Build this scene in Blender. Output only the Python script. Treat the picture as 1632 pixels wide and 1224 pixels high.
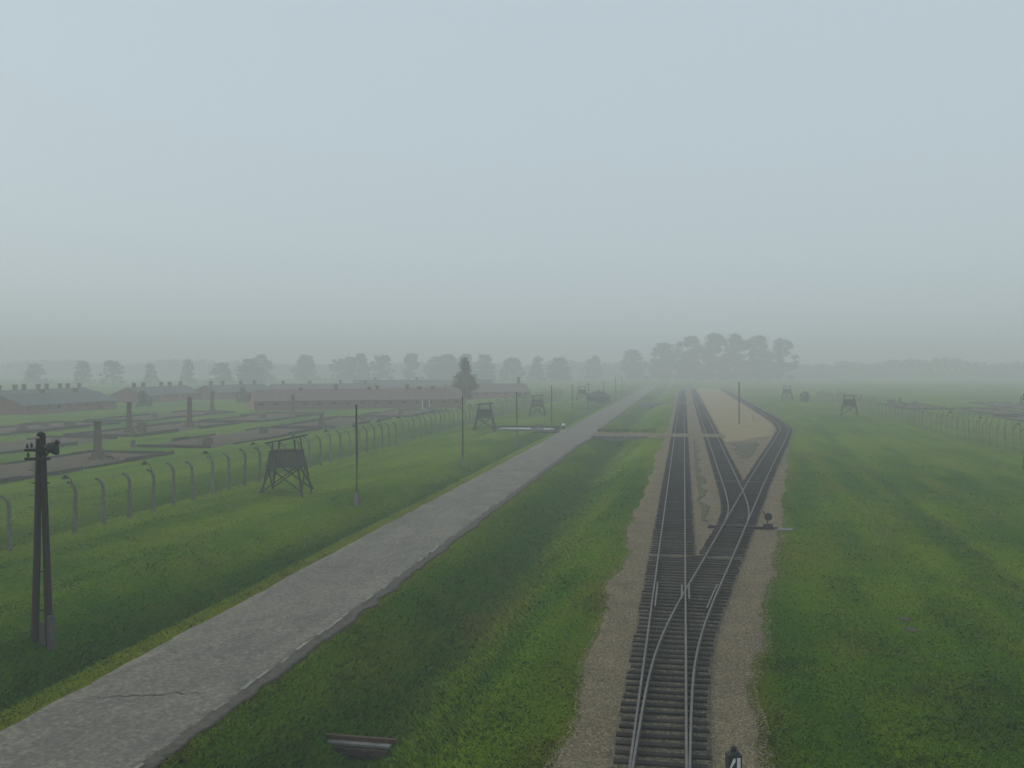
import bpy, math, random
import numpy as np
from mathutils import Vector, Matrix

random.seed(7)
RNG = np.random.default_rng(7)
R = math.radians
scene = bpy.context.scene
col = scene.collection
for o in list(bpy.data.objects):
    bpy.data.objects.remove(o)

# ------------------------------------------------------------------ camera
CAM_H = 11.0
cam_data = bpy.data.cameras.new("camera")
cam_data.sensor_width = 36.0
cam_data.lens = 1600.0 / 1632.0 * 36.0
cam_data.clip_start = 0.1
cam_data.clip_end = 6000.0
cam = bpy.data.objects.new("camera", cam_data)
cam.location = (0, 0, CAM_H)
cam.rotation_euler = (R(90 - 1.0026), 0, R(9.716))
col.objects.link(cam)
scene.camera = cam

# ------------------------------------------------------------------ sky, sun, exposure
SUN_EL, SUN_AZ = 22.0, 276.0          # azimuth clockwise from +Y: the light comes from the left
world = bpy.data.worlds.new("World")
scene.world = world
world.use_nodes = True
wn, wl = world.node_tree.nodes, world.node_tree.links
wn.clear()
w_out = wn.new("ShaderNodeOutputWorld")
w_bg = wn.new("ShaderNodeBackground")
w_sky = wn.new("ShaderNodeTexSky")
w_sky.sky_type = 'NISHITA'
w_sky.sun_disc = False
w_sky.sun_elevation = R(SUN_EL)
w_sky.sun_rotation = R(SUN_AZ)
w_sky.air_density = 1.2
w_sky.dust_density = 3.0
w_mix = wn.new("ShaderNodeMix")
w_mix.data_type = 'RGBA'
w_mix.inputs[0].default_value = 0.86
w_mix.inputs[7].default_value = (5.7, 6.75, 7.35, 1)     # the even white-grey of an overcast sky
w_bg.inputs[1].default_value = 0.1
wl.new(w_sky.outputs[0], w_mix.inputs[6])
wl.new(w_mix.outputs[2], w_bg.inputs[0])
wl.new(w_bg.outputs[0], w_out.inputs[0])

sun_data = bpy.data.lights.new("sun", 'SUN')
sun_data.energy = 1.5
sun_data.angle = R(14)
sun_data.color = (1.0, 0.96, 0.9)
sun = bpy.data.objects.new("sun", sun_data)
_d = Vector((math.sin(R(SUN_AZ)) * math.cos(R(SUN_EL)), math.cos(R(SUN_AZ)) * math.cos(R(SUN_EL)), math.sin(R(SUN_EL))))
sun.rotation_euler = _d.to_track_quat('Z', 'Y').to_euler()
sun.location = _d * 200
col.objects.link(sun)

vs = scene.view_settings
vs.view_transform = 'Standard'
vs.look = 'None'
vs.exposure = 0.0
vs.gamma = 1.0
vs.use_curve_mapping = False
scene.cycles.volume_bounces = 2
scene.cycles.max_bounces = 8
scene.cycles.use_denoising = True

# ------------------------------------------------------------------ helpers
def tag(o, label=None, cat=None, group=None, kind=None):
    if label: o["label"] = label
    if cat: o["category"] = cat
    if group: o["group"] = group
    if kind: o["kind"] = kind
    return o

def empty(name, loc=(0, 0, 0), rz=0.0, label=None, cat=None, group=None):
    o = bpy.data.objects.new(name, None)
    o.empty_display_size = 0.3
    o.location = loc
    o.rotation_euler = (0, 0, rz)
    col.objects.link(o)
    return tag(o, label, cat, group)

def link(name, mesh, parent=None, loc=None, rot=None, scl=None):
    o = bpy.data.objects.new(name, mesh)
    col.objects.link(o)
    if parent: o.parent = parent
    if loc is not None: o.location = loc
    if rot is not None: o.rotation_euler = rot
    if scl is not None: o.scale = scl
    return o

def copy_tree(o, parent=None):
    c = o.copy()
    col.objects.link(c)
    c.parent = parent
    for ch in list(o.children):
        copy_tree(ch, c)
    return c

class MB:
    """collects simple solids into one mesh"""
    def __init__(self):
        self.v, self.f = [], []
    def add(self, vs, fs):
        n = len(self.v)
        self.v += [tuple(q) for q in vs]
        self.f += [tuple(i + n for i in q) for q in fs]
    def box(self, c, s, rz=0.0, m=None):
        hx, hy, hz = s[0] / 2, s[1] / 2, s[2] / 2
        P = [Vector((x, y, z)) for z in (-hz, hz) for (x, y) in ((-hx, -hy), (hx, -hy), (hx, hy), (-hx, hy))]
        M = Matrix.Translation(c) @ (m if m is not None else Matrix.Rotation(rz, 4, 'Z'))
        self.add([M @ q for q in P], [(3, 2, 1, 0), (4, 5, 6, 7), (0, 1, 5, 4), (1, 2, 6, 5), (2, 3, 7, 6), (3, 0, 4, 7)])
        return self
    def bar(self, a, b, w, h=None, w2=None, h2=None):
        a, b = Vector(a), Vector(b)
        h = h or w; w2 = w2 or w; h2 = h2 or h
        d = (b - a).normalized()
        u = d.cross(Vector((0, 0, 1)))
        if u.length < 1e-4: u = Vector((1, 0, 0))
        u.normalize(); t = u.cross(d)
        P = []
        for q, ww, hh in ((a, w, h), (b, w2, h2)):
            for s1, s2 in ((-1, -1), (1, -1), (1, 1), (-1, 1)):
                P.append(q + u * s1 * ww / 2 + t * s2 * hh / 2)
        self.add(P, [(3, 2, 1, 0), (4, 5, 6, 7), (0, 1, 5, 4), (1, 2, 6, 5), (2, 3, 7, 6), (3, 0, 4, 7)])
        return self
    def tube(self, pts, r, n=6, r2=None):
        pts = [Vector(q) for q in pts]
        r2 = r if r2 is None else r2
        base = len(self.v)
        L = len(pts)
        for i, q in enumerate(pts):
            d = (pts[min(i + 1, L - 1)] - pts[max(i - 1, 0)]).normalized()
            u = d.cross(Vector((0, 0, 1)))
            if u.length < 1e-3: u = Vector((1, 0, 0))
            u.normalize(); t = u.cross(d)
            rr = r + (r2 - r) * i / max(1, L - 1)
            for k in range(n):
                a = 2 * math.pi * k / n
                self.v.append(tuple(q + u * math.cos(a) * rr + t * math.sin(a) * rr))
        for i in range(L - 1):
            for k in range(n):
                a, b = base + i * n + k, base + i * n + (k + 1) % n
                self.f.append((a, b, b + n, a + n))
        self.f.append(tuple(base + k for k in reversed(range(n))))
        self.f.append(tuple(base + (L - 1) * n + k for k in range(n)))
        return self
    def lathe(self, c, prof, n=10, m=None):
        base = len(self.v)
        for r, z in prof:
            for k in range(n):
                a = 2 * math.pi * k / n
                q = Vector((r * math.cos(a), r * math.sin(a), z))
                if m is not None: q = m @ q
                self.v.append(tuple(q + Vector(c)))
        for i in range(len(prof) - 1):
            for k in range(n):
                a, b = base + i * n + k, base + i * n + (k + 1) % n
                self.f.append((a, b, b + n, a + n))
        self.f.append(tuple(base + k for k in reversed(range(n))))
        self.f.append(tuple(base + (len(prof) - 1) * n + k for k in range(n)))
        return self
    def mesh(self, name, m):
        me = bpy.data.meshes.new(name)
        me.from_pydata(self.v, [], self.f)
        me.materials.append(m)
        me.validate()
        me.update()
        return me
    def build(self, name, m, parent=None, loc=None, rot=None, scl=None):
        return link(name, self.mesh(name, m), parent, loc, rot, scl)

def np_mesh(name, verts, faces, m, attr=None, smooth=False):
    verts = np.asarray(verts, np.float32)
    faces = np.asarray(faces, np.int32)
    me = bpy.data.meshes.new(name)
    me.vertices.add(len(verts))
    me.vertices.foreach_set("co", verts.ravel())
    k = faces.shape[1]
    me.loops.add(faces.size)
    me.loops.foreach_set("vertex_index", faces.ravel())
    me.polygons.add(len(faces))
    me.polygons.foreach_set("loop_start", np.arange(0, faces.size, k, dtype=np.int32))
    me.polygons.foreach_set("loop_total", np.full(len(faces), k, np.int32))
    if smooth:
        me.polygons.foreach_set("use_smooth", np.ones(len(faces), bool))
    me.update(calc_edges=True)
    if attr is not None:
        a = me.attributes.new("col", 'FLOAT_COLOR', 'POINT')
        a.data.foreach_set("color", np.asarray(attr, np.float32).ravel())
    me.materials.append(m)
    return me

def hash2(i, j, s):
    n = (i * 374761393 + j * 668265263 + s * 974634777) & 0xffffffff
    n = ((n ^ (n >> 13)) * 1274126177) & 0xffffffff
    return ((n ^ (n >> 16)) & 0xffff) / 65535.0

def vnoise(x, y, s=0):
    """value noise, -1..1"""
    x = np.asarray(x, float); y = np.asarray(y, float)
    i = np.floor(x).astype(np.int64); j = np.floor(y).astype(np.int64)
    fx, fy = x - i, y - j
    fx = fx * fx * (3 - 2 * fx); fy = fy * fy * (3 - 2 * fy)
    a, b, c, d = hash2(i, j, s), hash2(i + 1, j, s), hash2(i, j + 1, s), hash2(i + 1, j + 1, s)
    return ((a * (1 - fx) + b * fx) * (1 - fy) + (c * (1 - fx) + d * fx) * fy) * 2 - 1

def fbm(x, y, s=0, o=3):
    r, a = 0, 1.0
    for k in range(o):
        r = r + a * vnoise(np.asarray(x) * 2 ** k, np.asarray(y) * 2 ** k, s + k)
        a *= 0.5
    return r / 1.75

# ------------------------------------------------------------------ materials
def new_mat(name):
    m = bpy.data.materials.new(name)
    m.use_nodes = True
    nt = m.node_tree
    b = nt.nodes["Principled BSDF"]
    return m, nt, b

def ramp(nt, src, stops):
    r = nt.nodes.new("ShaderNodeValToRGB")
    el = r.color_ramp.elements
    while len(el) < len(stops): el.new(0.5)
    for e, (p, c) in zip(el, stops):
        e.position = p
        e.color = (*c, 1) if len(c) == 3 else c
    nt.links.new(src, r.inputs[0])
    return r.outputs[0]

def noise(nt, scale, detail=4, rough=0.55, vec=None, dist=0.0):
    n = nt.nodes.new("ShaderNodeTexNoise")
    n.inputs["Scale"].default_value = scale
    n.inputs["Detail"].default_value = detail
    n.inputs["Roughness"].default_value = rough
    n.inputs["Distortion"].default_value = dist
    if vec is not None: nt.links.new(vec, n.inputs["Vector"])
    return n.outputs[0]

def mixc(nt, fac, a, b, mode='MIX'):
    n = nt.nodes.new("ShaderNodeMix")
    n.data_type = 'RGBA'
    n.blend_type = mode
    for src, k in ((fac, 0), (a, 6), (b, 7)):
        if isinstance(src, (int, float)): n.inputs[k].default_value = src
        elif isinstance(src, tuple): n.inputs[k].default_value = (*src, 1)
        else: nt.links.new(src, n.inputs[k])
    return n.outputs[2]

def coords(nt, scale=(1, 1, 1)):
    t = nt.nodes.new("ShaderNodeTexCoord")
    mp = nt.nodes.new("ShaderNodeMapping")
    mp.inputs["Scale"].default_value = scale
    nt.links.new(t.outputs["Object"], mp.inputs[0])
    return mp.outputs[0]

def bump(nt, b, h, strength=0.4, dist=0.02):
    n = nt.nodes.new("ShaderNodeBump")
    n.inputs["Strength"].default_value = strength
    n.inputs["Distance"].default_value = dist
    nt.links.new(h, n.inputs["Height"])
    nt.links.new(n.outputs[0], b.inputs["Normal"])

def simple(name, c1, c2, scale=6.0, rough=0.9, bstr=0.3, bd=0.01, stretch=(1, 1, 1), objvar=0.0, metal=0.0):
    m, nt, b = new_mat(name)
    v = coords(nt, stretch)
    f = noise(nt, scale, 6, 0.65, v)
    c = ramp(nt, f, [(0.3, c1), (0.7, c2)])
    if objvar:
        oi = nt.nodes.new("ShaderNodeObjectInfo")
        hs = nt.nodes.new("ShaderNodeHueSaturation")
        mr = nt.nodes.new("ShaderNodeMapRange")
        mr.inputs[3].default_value = 1 - objvar
        mr.inputs[4].default_value = 1 + objvar
        nt.links.new(oi.outputs["Random"], mr.inputs[0])
        nt.links.new(mr.outputs[0], hs.inputs["Value"])
        nt.links.new(c, hs.inputs["Color"])
        c = hs.outputs[0]
    nt.links.new(c, b.inputs["Base Color"])
    b.inputs["Roughness"].default_value = rough
    b.inputs["Metallic"].default_value = metal
    b.inputs["Specular IOR Level"].default_value = 0.25
    if bstr: bump(nt, b, f, bstr, bd)
    return m

def grass_ground():
    m, nt, b = new_mat("grass_turf")
    v = coords(nt)
    at = nt.nodes.new("ShaderNodeAttribute")
    at.attribute_name = "col"
    mid = noise(nt, 0.35, 6, 0.7, v, 0.5)
    fine = noise(nt, 6.0, 6, 0.75, v)
    g = at.outputs["Color"]
    g = mixc(nt, ramp(nt, mid, [(0.50, (0, 0, 0)), (0.72, (0.65, 0.65, 0.65))]), g, (0.125, 0.125, 0.012))
    g = mixc(nt, ramp(nt, mid, [(0.28, (0.6, 0.6, 0.6)), (0.46, (0, 0, 0))]), g, (0.022, 0.085, 0.002))
    g = mixc(nt, 1.0, g, ramp(nt, fine, [(0.3, (0.55, 0.55, 0.55)), (0.7, (1.3, 1.3, 1.3))]), 'MULTIPLY')
    nt.links.new(g, b.inputs["Base Color"])
    b.inputs["Roughness"].default_value = 1.0
    b.inputs["Specular IOR Level"].default_value = 0.05
    bump(nt, b, fine, 0.7, 0.06)
    return m

def blade_mat():
    m, nt, b = new_mat("grass_blades")
    a = nt.nodes.new("ShaderNodeAttribute")
    a.attribute_name = "col"
    nt.links.new(a.outputs["Color"], b.inputs["Base Color"])
    b.inputs["Roughness"].default_value = 0.8
    b.inputs["Specular IOR Level"].default_value = 0.1
    return m

def gravel(name, c1, c2, c3, scale=16.0, moss=None):
    m, nt, b = new_mat(name)
    v = coords(nt)
    vo = nt.nodes.new("ShaderNodeTexVoronoi")
    vo.inputs["Scale"].default_value = scale
    nt.links.new(v, vo.inputs["Vector"])
    sep = nt.nodes.new("ShaderNodeSeparateColor")
    nt.links.new(vo.outputs["Color"], sep.inputs[0])
    c = ramp(nt, sep.outputs[0], [(0.0, c1), (0.55, c2), (1.0, c3)])
    big = noise(nt, 0.5, 5, 0.65, v)
    c = mixc(nt, 1.0, c, ramp(nt, big, [(0.3, (0.68, 0.68, 0.7)), (0.7, (1.15, 1.13, 1.08))]), 'MULTIPLY')
    if moss:
        mo = noise(nt, 0.9, 6, 0.7, v)
        c = mixc(nt, ramp(nt, mo, [(0.55, (0, 0, 0)), (0.75, (0.7, 0.7, 0.7))]), c, moss)
    nt.links.new(c, b.inputs["Base Color"])
    b.inputs["Roughness"].default_value = 0.95
    b.inputs["Specular IOR Level"].default_value = 0.15
    bump(nt, b, vo.outputs["Distance"], 0.6, 0.03)
    return m

def road_mat():
    m, nt, b = new_mat("worn_road")
    v = coords(nt)
    vl = coords(nt, (1.2, 0.5, 1))
    f = noise(nt, 5.0, 10, 0.85, v)
    p = noise(nt, 0.35, 8, 0.72, vl, 1.2)
    c = ramp(nt, p, [(0.3, (0.100, 0.091, 0.074)), (0.5, (0.148, 0.132, 0.104)), (0.7, (0.212, 0.187, 0.143))])
    c = mixc(nt, 1.0, c, ramp(nt, f, [(0.32, (0.30, 0.31, 0.33)), (0.5, (0.92, 0.92, 0.92)), (0.62, (1.75, 1.7, 1.58))]), 'MULTIPLY')
    w = noise(nt, 1.7, 9, 0.8, vl, 2.0)
    c = mixc(nt, ramp(nt, w, [(0.54, (0, 0, 0)), (0.64, (0.65, 0.65, 0.65))]), c, (0.06, 0.058, 0.054))
    c = mixc(nt, ramp(nt, w, [(0.36, (0.75, 0.75, 0.75)), (0.45, (0, 0, 0))]), c, (0.28, 0.25, 0.20))
    nt.links.new(c, b.inputs["Base Color"])
    nt.links.new(ramp(nt, w, [(0.4, (0.85, 0.85, 0.85)), (0.7, (0.55, 0.55, 0.55))]), b.inputs["Roughness"])
    b.inputs["Specular IOR Level"].default_value = 0.3
    bump(nt, b, f, 0.6, 0.03)
    return m

M = {}
M['turf'] = grass_ground()
M['blades'] = blade_mat()
M['gravel'] = gravel("pale_gravel", (0.085, 0.068, 0.040), (0.168, 0.132, 0.078), (0.29, 0.235, 0.15), 17.0, (0.09, 0.10, 0.04))
M['ballast'] = gravel("oily_ballast", (0.04, 0.034, 0.025), (0.095, 0.08, 0.055), (0.19, 0.165, 0.115), 14.0)
M['ramp'] = gravel("tan_ramp_gravel", (0.19, 0.148, 0.070), (0.285, 0.225, 0.112), (0.38, 0.31, 0.17), 12.0)
M['road'] = road_mat()
M['mud'] = simple("dark_shoulder_mud", (0.045, 0.04, 0.032), (0.12, 0.105, 0.08), 3.0, 0.9, 0.5, 0.02)
M['kerb'] = simple("pale_edge_stone", (0.14, 0.13, 0.108), (0.28, 0.262, 0.22), 8.0, 0.85, 0.5, 0.01, objvar=0.3)
M['crack'] = simple("crack_dirt", (0.03, 0.03, 0.028), (0.06, 0.058, 0.05), 5.0, 1.0, 0.3)
M['sleeper'] = simple("tarred_sleeper", (0.009, 0.008, 0.007), (0.034, 0.028, 0.023), 5.0, 0.9, 0.6, 0.02, (1, 6, 6), objvar=0.4)
M['steel'] = simple("rail_steel", (0.10, 0.094, 0.086), (0.19, 0.18, 0.168), 3.0, 0.55, 0.1, 0.005, metal=0.35)
M['rail_side'] = simple("rusty_rail_side", (0.035, 0.027, 0.022), (0.085, 0.066, 0.053), 4.0, 0.8, 0.2, 0.005)
M['weedy'] = gravel("weedy_gravel", (0.05, 0.05, 0.03), (0.085, 0.085, 0.045), (0.15, 0.14, 0.085), 12.0, (0.03, 0.055, 0.008))
M['dark_iron'] = simple("black_iron", (0.012, 0.012, 0.014), (0.03, 0.03, 0.032), 8.0, 0.6, 0.2)
M['rust'] = simple("rusty_iron", (0.055, 0.033, 0.022), (0.12, 0.075, 0.05), 9.0, 0.85, 0.4)
M['concrete'] = simple("grey_concrete", (0.15, 0.15, 0.14), (0.30, 0.29, 0.27), 4.0, 0.9, 0.4, 0.015)
M['post'] = simple("weathered_post_concrete", (0.10, 0.10, 0.082), (0.23, 0.228, 0.19), 5.0, 0.92, 0.4, 0.01, objvar=0.25)
M['wood'] = simple("weathered_dark_wood", (0.03, 0.028, 0.026), (0.085, 0.076, 0.066), 4.0, 0.9, 0.5, 0.01, (8, 8, 0.7))
M['tar_pole'] = simple("tarred_pole_wood", (0.014, 0.013, 0.014), (0.04, 0.035, 0.034), 4.0, 0.8, 0.4, 0.01, (8, 8, 0.6))
M['plank'] = simple("grey_tower_planks", (0.05, 0.05, 0.046), (0.12, 0.116, 0.106), 4.0, 0.9, 0.4, 0.01, (6, 6, 0.5))
M['felt'] = simple("dark_roof_felt", (0.022, 0.024, 0.027), (0.05, 0.052, 0.056), 2.0, 0.85, 0.3)
M['white'] = simple("white_enamel", (0.62, 0.62, 0.6), (0.78, 0.78, 0.76), 6.0, 0.5, 0.0)
M['brick'] = simple("brick_wall", (0.14, 0.062, 0.042), (0.25, 0.12, 0.08), 2.2, 0.95, 0.4, 0.02)
M['brick_stack'] = simple("sooty_brick", (0.085, 0.062, 0.048), (0.17, 0.125, 0.095), 2.5, 0.95, 0.5, 0.03)
M['rooftile'] = simple("old_roof_tiles", (0.12, 0.085, 0.075), (0.24, 0.175, 0.15), 1.2, 0.9, 0.4, 0.03)
M['rooftile_grey'] = simple("grey_roof_tiles", (0.075, 0.075, 0.075), (0.15, 0.145, 0.14), 1.2, 0.9, 0.4, 0.03)
M['ruin_floor'] = simple("ruin_earth_and_brick", (0.040, 0.036, 0.014), (0.098, 0.066, 0.036), 0.8, 0.98, 0.7, 0.08)
M['ruin_wall'] = simple("mossy_foundation", (0.03, 0.027, 0.022), (0.075, 0.062, 0.05), 1.5, 0.95, 0.5, 0.04)
M['stone'] = simple("grey_rubble_stone", (0.10, 0.10, 0.10), (0.24, 0.235, 0.225), 2.0, 0.92, 0.6, 0.04)
M['bark'] = simple("tree_bark", (0.03, 0.026, 0.02), (0.07, 0.06, 0.048), 3.0, 0.95, 0.5, 0.02, (3, 3, 0.6))
M['leaf'] = simple("dark_foliage", (0.03, 0.05, 0.018), (0.075, 0.10, 0.035), 0.6, 0.85, 0.0)
M['leaf_brown'] = simple("autumn_foliage", (0.06, 0.055, 0.022), (0.13, 0.105, 0.04), 0.6, 0.85, 0.0)
_m, _nt, _b = new_mat("dark_window_glass")
_b.inputs["Base Color"].default_value = (0.02, 0.022, 0.025, 1)
_b.inputs["Roughness"].default_value = 0.2
_nt.links.new(ramp(_nt, noise(_nt, 3.0), [(0.3, (0.015, 0.017, 0.02)), (0.7, (0.03, 0.032, 0.035))]), _b.inputs["Base Color"])
M['glass'] = _m
_m, _nt, _b = new_mat("still_water")
_nt.links.new(ramp(_nt, noise(_nt, 0.8), [(0.3, (0.02, 0.024, 0.022)), (0.7, (0.035, 0.04, 0.036))]), _b.inputs["Base Color"])
_b.inputs["Roughness"].default_value = 0.06
_b.inputs["IOR"].default_value = 1.33
_b.inputs["Specular IOR Level"].default_value = 1.0
M['water'] = _m

# ------------------------------------------------------------------ terrain
_prof = [(-1500, 0), (-48.5, 0), (-46.8, -.25), (-44.6, -1.1), (-43.2, -1.2), (-41.2, -.1), (-39.5, .12), (-37.6, .05), (-35.5, .34), (-33.6, .12), (-31.5, .0), (-29.4, .34), (-28.0, .30), (-26.4, .0),
         (-24.4, -1.05), (-23.1, -1.3), (-22.3, -.75), (-21.6, .02), (-20.95, .10), (-20.3, 0), (-14.3, 0), (-13.95, -.04), (-12.7, -.75), (-11.2, -1.7), (-10.5, -1.95), (-9.8, -1.9), (-8.6, -1.35), (-7.0, -.55), (-5.7, .03), (-4.8, .10), (-3.9, 0), (3, 0), (1500, 0)]
PX = np.array([q[0] for q in _prof], float)
PZ = np.array([q[1] for q in _prof], float)
_gx = np.arange(-60, 60, 0.1)
_gz = np.interp(_gx, PX, PZ)
_k = np.ones(9) / 9
_gzs = np.convolve(_gz, _k, mode='same'); _gzs[:10] = 0; _gzs[-10:] = 0

def sstep(a, b, x):
    t = np.clip((np.asarray(x, float) - a) / (b - a), 0, 1)
    return t * t * (3 - 2 * t)

C_Y = np.arange(0, 700, 0.5)
def smooth_line(pts, win=5.0):
    y, x = zip(*pts)
    v = np.interp(C_Y, y, x)
    n = int(win / 0.5) | 1
    k = np.ones(n) / n
    vp = np.pad(v, n, mode='edge')
    for _ in range(2): vp = np.convolve(vp, k, mode='same')
    return vp[n:-n]
T1 = np.full_like(C_Y, -0.65)
T3 = smooth_line([(0, -.65), (20, -.65), (27, -.57), (33, -.48), (37, -.36), (41.3, 0.0), (46.5, .57), (51, 1.15), (57, 1.9), (67.8, 3.22), (80, 4.72), (94.5, 6.5),
                  (119.5, 9.7), (146, 13.2), (170, 16.2), (181, 17.4), (200, 18.3), (230, 18.5), (350, 18.4), (700, 18.2)], 5.0)
_t2 = smooth_line([(0, 3.0), (66, 3.0), (69, 3.36), (74, 3.93), (79.4, 4.2), (87, 4.3), (700, 4.3)], 4.0)
T2 = np.where(C_Y < 69.5, T3, _t2)
def c1(y): return np.interp(y, C_Y, T1)
def c2(y): return np.interp(y, C_Y, T2)
def c3(y): return np.interp(y, C_Y, T3)

def grav_l(y):
    y = np.asarray(y, float)
    return -3.55 + 0.55 * fbm(y * 0.22, y * 0 + 3, 11, 4) + 0.10 * vnoise(y * 2.3, y * 0 + 1, 5) + 0.5 * sstep(120, 170, y)
def grav_r(y):
    y = np.asarray(y, float)
    b = np.interp(y, [0, 28, 35, 45.5, 61, 84, 130, 171, 190, 210, 300, 700], [2.05, 2.15, 2.35, 3.6, 5.5, 8.0, 13.1, 17.6, 19.7, 20.6, 20.8, 20.5])
    return b + 0.50 * fbm(y * 0.22, y * 0 + 9, 21, 4) + 0.12 * vnoise(y * 2.1, y * 0 + 4, 6)
def road_l(y):
    y = np.asarray(y, float)
    return -20.35 + 0.07 * vnoise(y * 1.3, y * 0, 33) + 0.13 * fbm(y * 0.15, y * 0 + 2, 31, 4) - 0.9 * np.exp(-((y - 167) / 5.0) ** 2)
def road_r(y):
    y = np.asarray(y, float)
    return -14.05 + 0.07 * vnoise(y * 1.5, y * 0, 34) + 0.11 * fbm(y * 0.2, y * 0 + 7, 41, 4) + 1.1 * np.exp(-((y - 160) / 9.0) ** 2)

def zg(x, y):
    x = np.asarray(x, float); y = np.asarray(y, float)
    z = np.where(np.abs(x) < 58, np.interp(x, _gx, _gzs), 0.0)
    right_ditch = (x > -14.2) & (x < -3.9)
    cause = sstep(153.2, 155.4, y) * (1 - sstep(165.0, 167.5, y)) + sstep(296, 298, y) * (1 - sstep(302, 304, y))
    z = np.where(right_ditch, z * (1 - np.clip(cause, 0, 1)), z)
    z = np.where(right_ditch & (y > 170), z * 0.75, z)
    left_ditch = (x > -28) & (x < -20.4)
    z = np.where(left_ditch, z * (1 - sstep(160.5, 162.5, y) * (1 - sstep(169.5, 171.5, y))), z)
    bas = sstep(-35, -33.2, x) * (1 - sstep(-21.6, -20.9, x)) * sstep(166, 170.5, y) * (1 - sstep(181, 184, y))
    z = z * (1 - bas) - .16 * bas
    sw = 17.5 + (y - 56) * 0.05
    z = z - 0.20 * np.exp(-((x - sw) / 0.9) ** 2) * (1 - sstep(150, 190, y)) + 0.10 * np.exp(-((x - sw - 1.8) / 1.1) ** 2) * (1 - sstep(150, 190, y))
    flat = sstep(0.0, 1.5, np.maximum(road_l(y) - 0.4 - x, x - road_r(y) - 0.7)) * sstep(0.0, 1.5, np.maximum(grav_l(y) - 0.3 - x, x - grav_r(y) - 0.3))
    flat = flat * (1 - bas)
    n = 0.10 * fbm(x * 0.16, y * 0.16, 51, 3) + 0.035 * fbm(x * 0.9, y * 0.9, 61, 2)
    return z + n * flat - 0.02 * flat

def grass_col(x, y):
    """meadow colour: lush and dull patches, ditch green with painted bank shade, mown streaks, dry fringes along road and gravel"""
    x = np.asarray(x, float); y = np.asarray(y, float)
    p1 = fbm(x * .055, y * .04, 101, 4)
    p2 = fbm(x * .30, y * .17, 111, 4)
    st = fbm((x - .05 * y) * .55, y * .05, 121, 4)
    er = np.minimum(np.abs(x - road_l(y) + .25), np.abs(x - road_r(y) + .1) * 2.5)
    eg = np.minimum(np.abs(x - grav_l(y)), np.abs(x - grav_r(y)))
    fr = np.exp(-(er / .75) ** 1.5)[..., None]
    fg = np.exp(-(eg / .65) ** 1.3)
    lush_shade = .8 * np.exp(-((x + 11.3) / 1.9) ** 2) + np.exp(-((x + 23.4) / 1.2) ** 2) + np.exp(-((x + 43.8) / 1.6) ** 2)  # lush ditch green; set towards the roadside bank, it paints in that slope's shade
    yel = np.clip(.52 + .55 * p1 + .75 * st - .8 * lush_shade, 0, 1)[..., None]
    dry = np.clip(-.12 + .48 * p2 + .40 * st - .2 * p1 - .2 * lush_shade, 0, .6)
    dry = np.clip(dry + .6 * fg * (.6 + .6 * p2), 0, .85)[..., None]
    g = np.array([.030, .104, .001]) * (1 - yel) + np.array([.116, .194, .001]) * yel
    g = g * (1 - dry) + np.array([.125, .096, .014]) * dry
    return g * (1 - .75 * fr) + np.array([.150, .165, .008]) * .75 * fr

def ground_sheet():
    xs = np.concatenate([[-1400, -1000, -700, -500, -380, -300, -250], np.arange(-210, -62, 4.0), np.arange(-62, -40, 0.7), np.arange(-40, 6, 0.4), np.arange(6, 30, 0.6), np.arange(30, 60, 1.5), np.arange(60, 210, 6.0), [250, 320, 420, 600, 900, 1400]])
    ys = np.concatenate([[-250, -120, -50, -10], np.arange(5, 70, 0.45), np.arange(70, 150, 0.9), np.arange(150, 172, 0.5), np.arange(172, 320, 2.0), np.arange(320, 700, 12.0), [760, 900, 1100, 1400, 1800, 2300]])
    X, Y = np.meshgrid(xs, ys)
    Z = zg(X, Y)
    nx, ny = len(xs), len(ys)
    v = np.stack([X.ravel(), Y.ravel(), Z.ravel()], 1)
    i = np.arange((nx - 1) * (ny - 1)); a = (i // (nx - 1)) * nx + i % (nx - 1)
    f = np.stack([a, a + 1, a + nx + 1, a + nx], 1)
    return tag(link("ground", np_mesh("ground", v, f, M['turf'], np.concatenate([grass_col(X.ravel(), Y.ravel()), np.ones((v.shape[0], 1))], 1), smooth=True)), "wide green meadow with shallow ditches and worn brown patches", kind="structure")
ground_sheet()

def y_rows(a, b, near=0.3):
    r, y = [a], a
    while y < b:
        y += near if y < 60 else (near * 2 if y < 110 else (1.0 if y < 200 else 4.0))
        r.append(min(y, b))
    return np.array(r)

def strip(name, m, y0, y1, fl, fr, z, cols=14, edge=0.05, rough=0.0, label=None, near=0.3):
    """a sheet that follows the ground between two wandering edges; its rim dips into the ground"""
    ys = y_rows(y0, y1, near)
    L, Rr = fl(ys), fr(ys)
    t = np.concatenate([[0], np.linspace(0.02, 0.98, cols), [1]])
    X = L[:, None] + (Rr - L)[:, None] * t[None, :]
    Y = np.repeat(ys[:, None], len(t), 1)
    Z = np.full_like(X, z)
    if rough: Z += rough * fbm(X * 0.7, Y * 0.7, 77, 3)
    Z[:, 0] = Z[:, -1] = z - edge
    n = len(t)
    v = np.stack([X.ravel(), Y.ravel(), Z.ravel()], 1)
    i = np.arange((n - 1) * (len(ys) - 1)); a = (i // (n - 1)) * n + i % (n - 1)
    f = np.stack([a, a + 1, a + n + 1, a + n], 1)
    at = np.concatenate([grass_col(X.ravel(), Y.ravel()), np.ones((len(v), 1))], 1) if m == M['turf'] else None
    return tag(link(name, np_mesh(name, v, f, m, at, smooth=True)), label, kind="structure")

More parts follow.
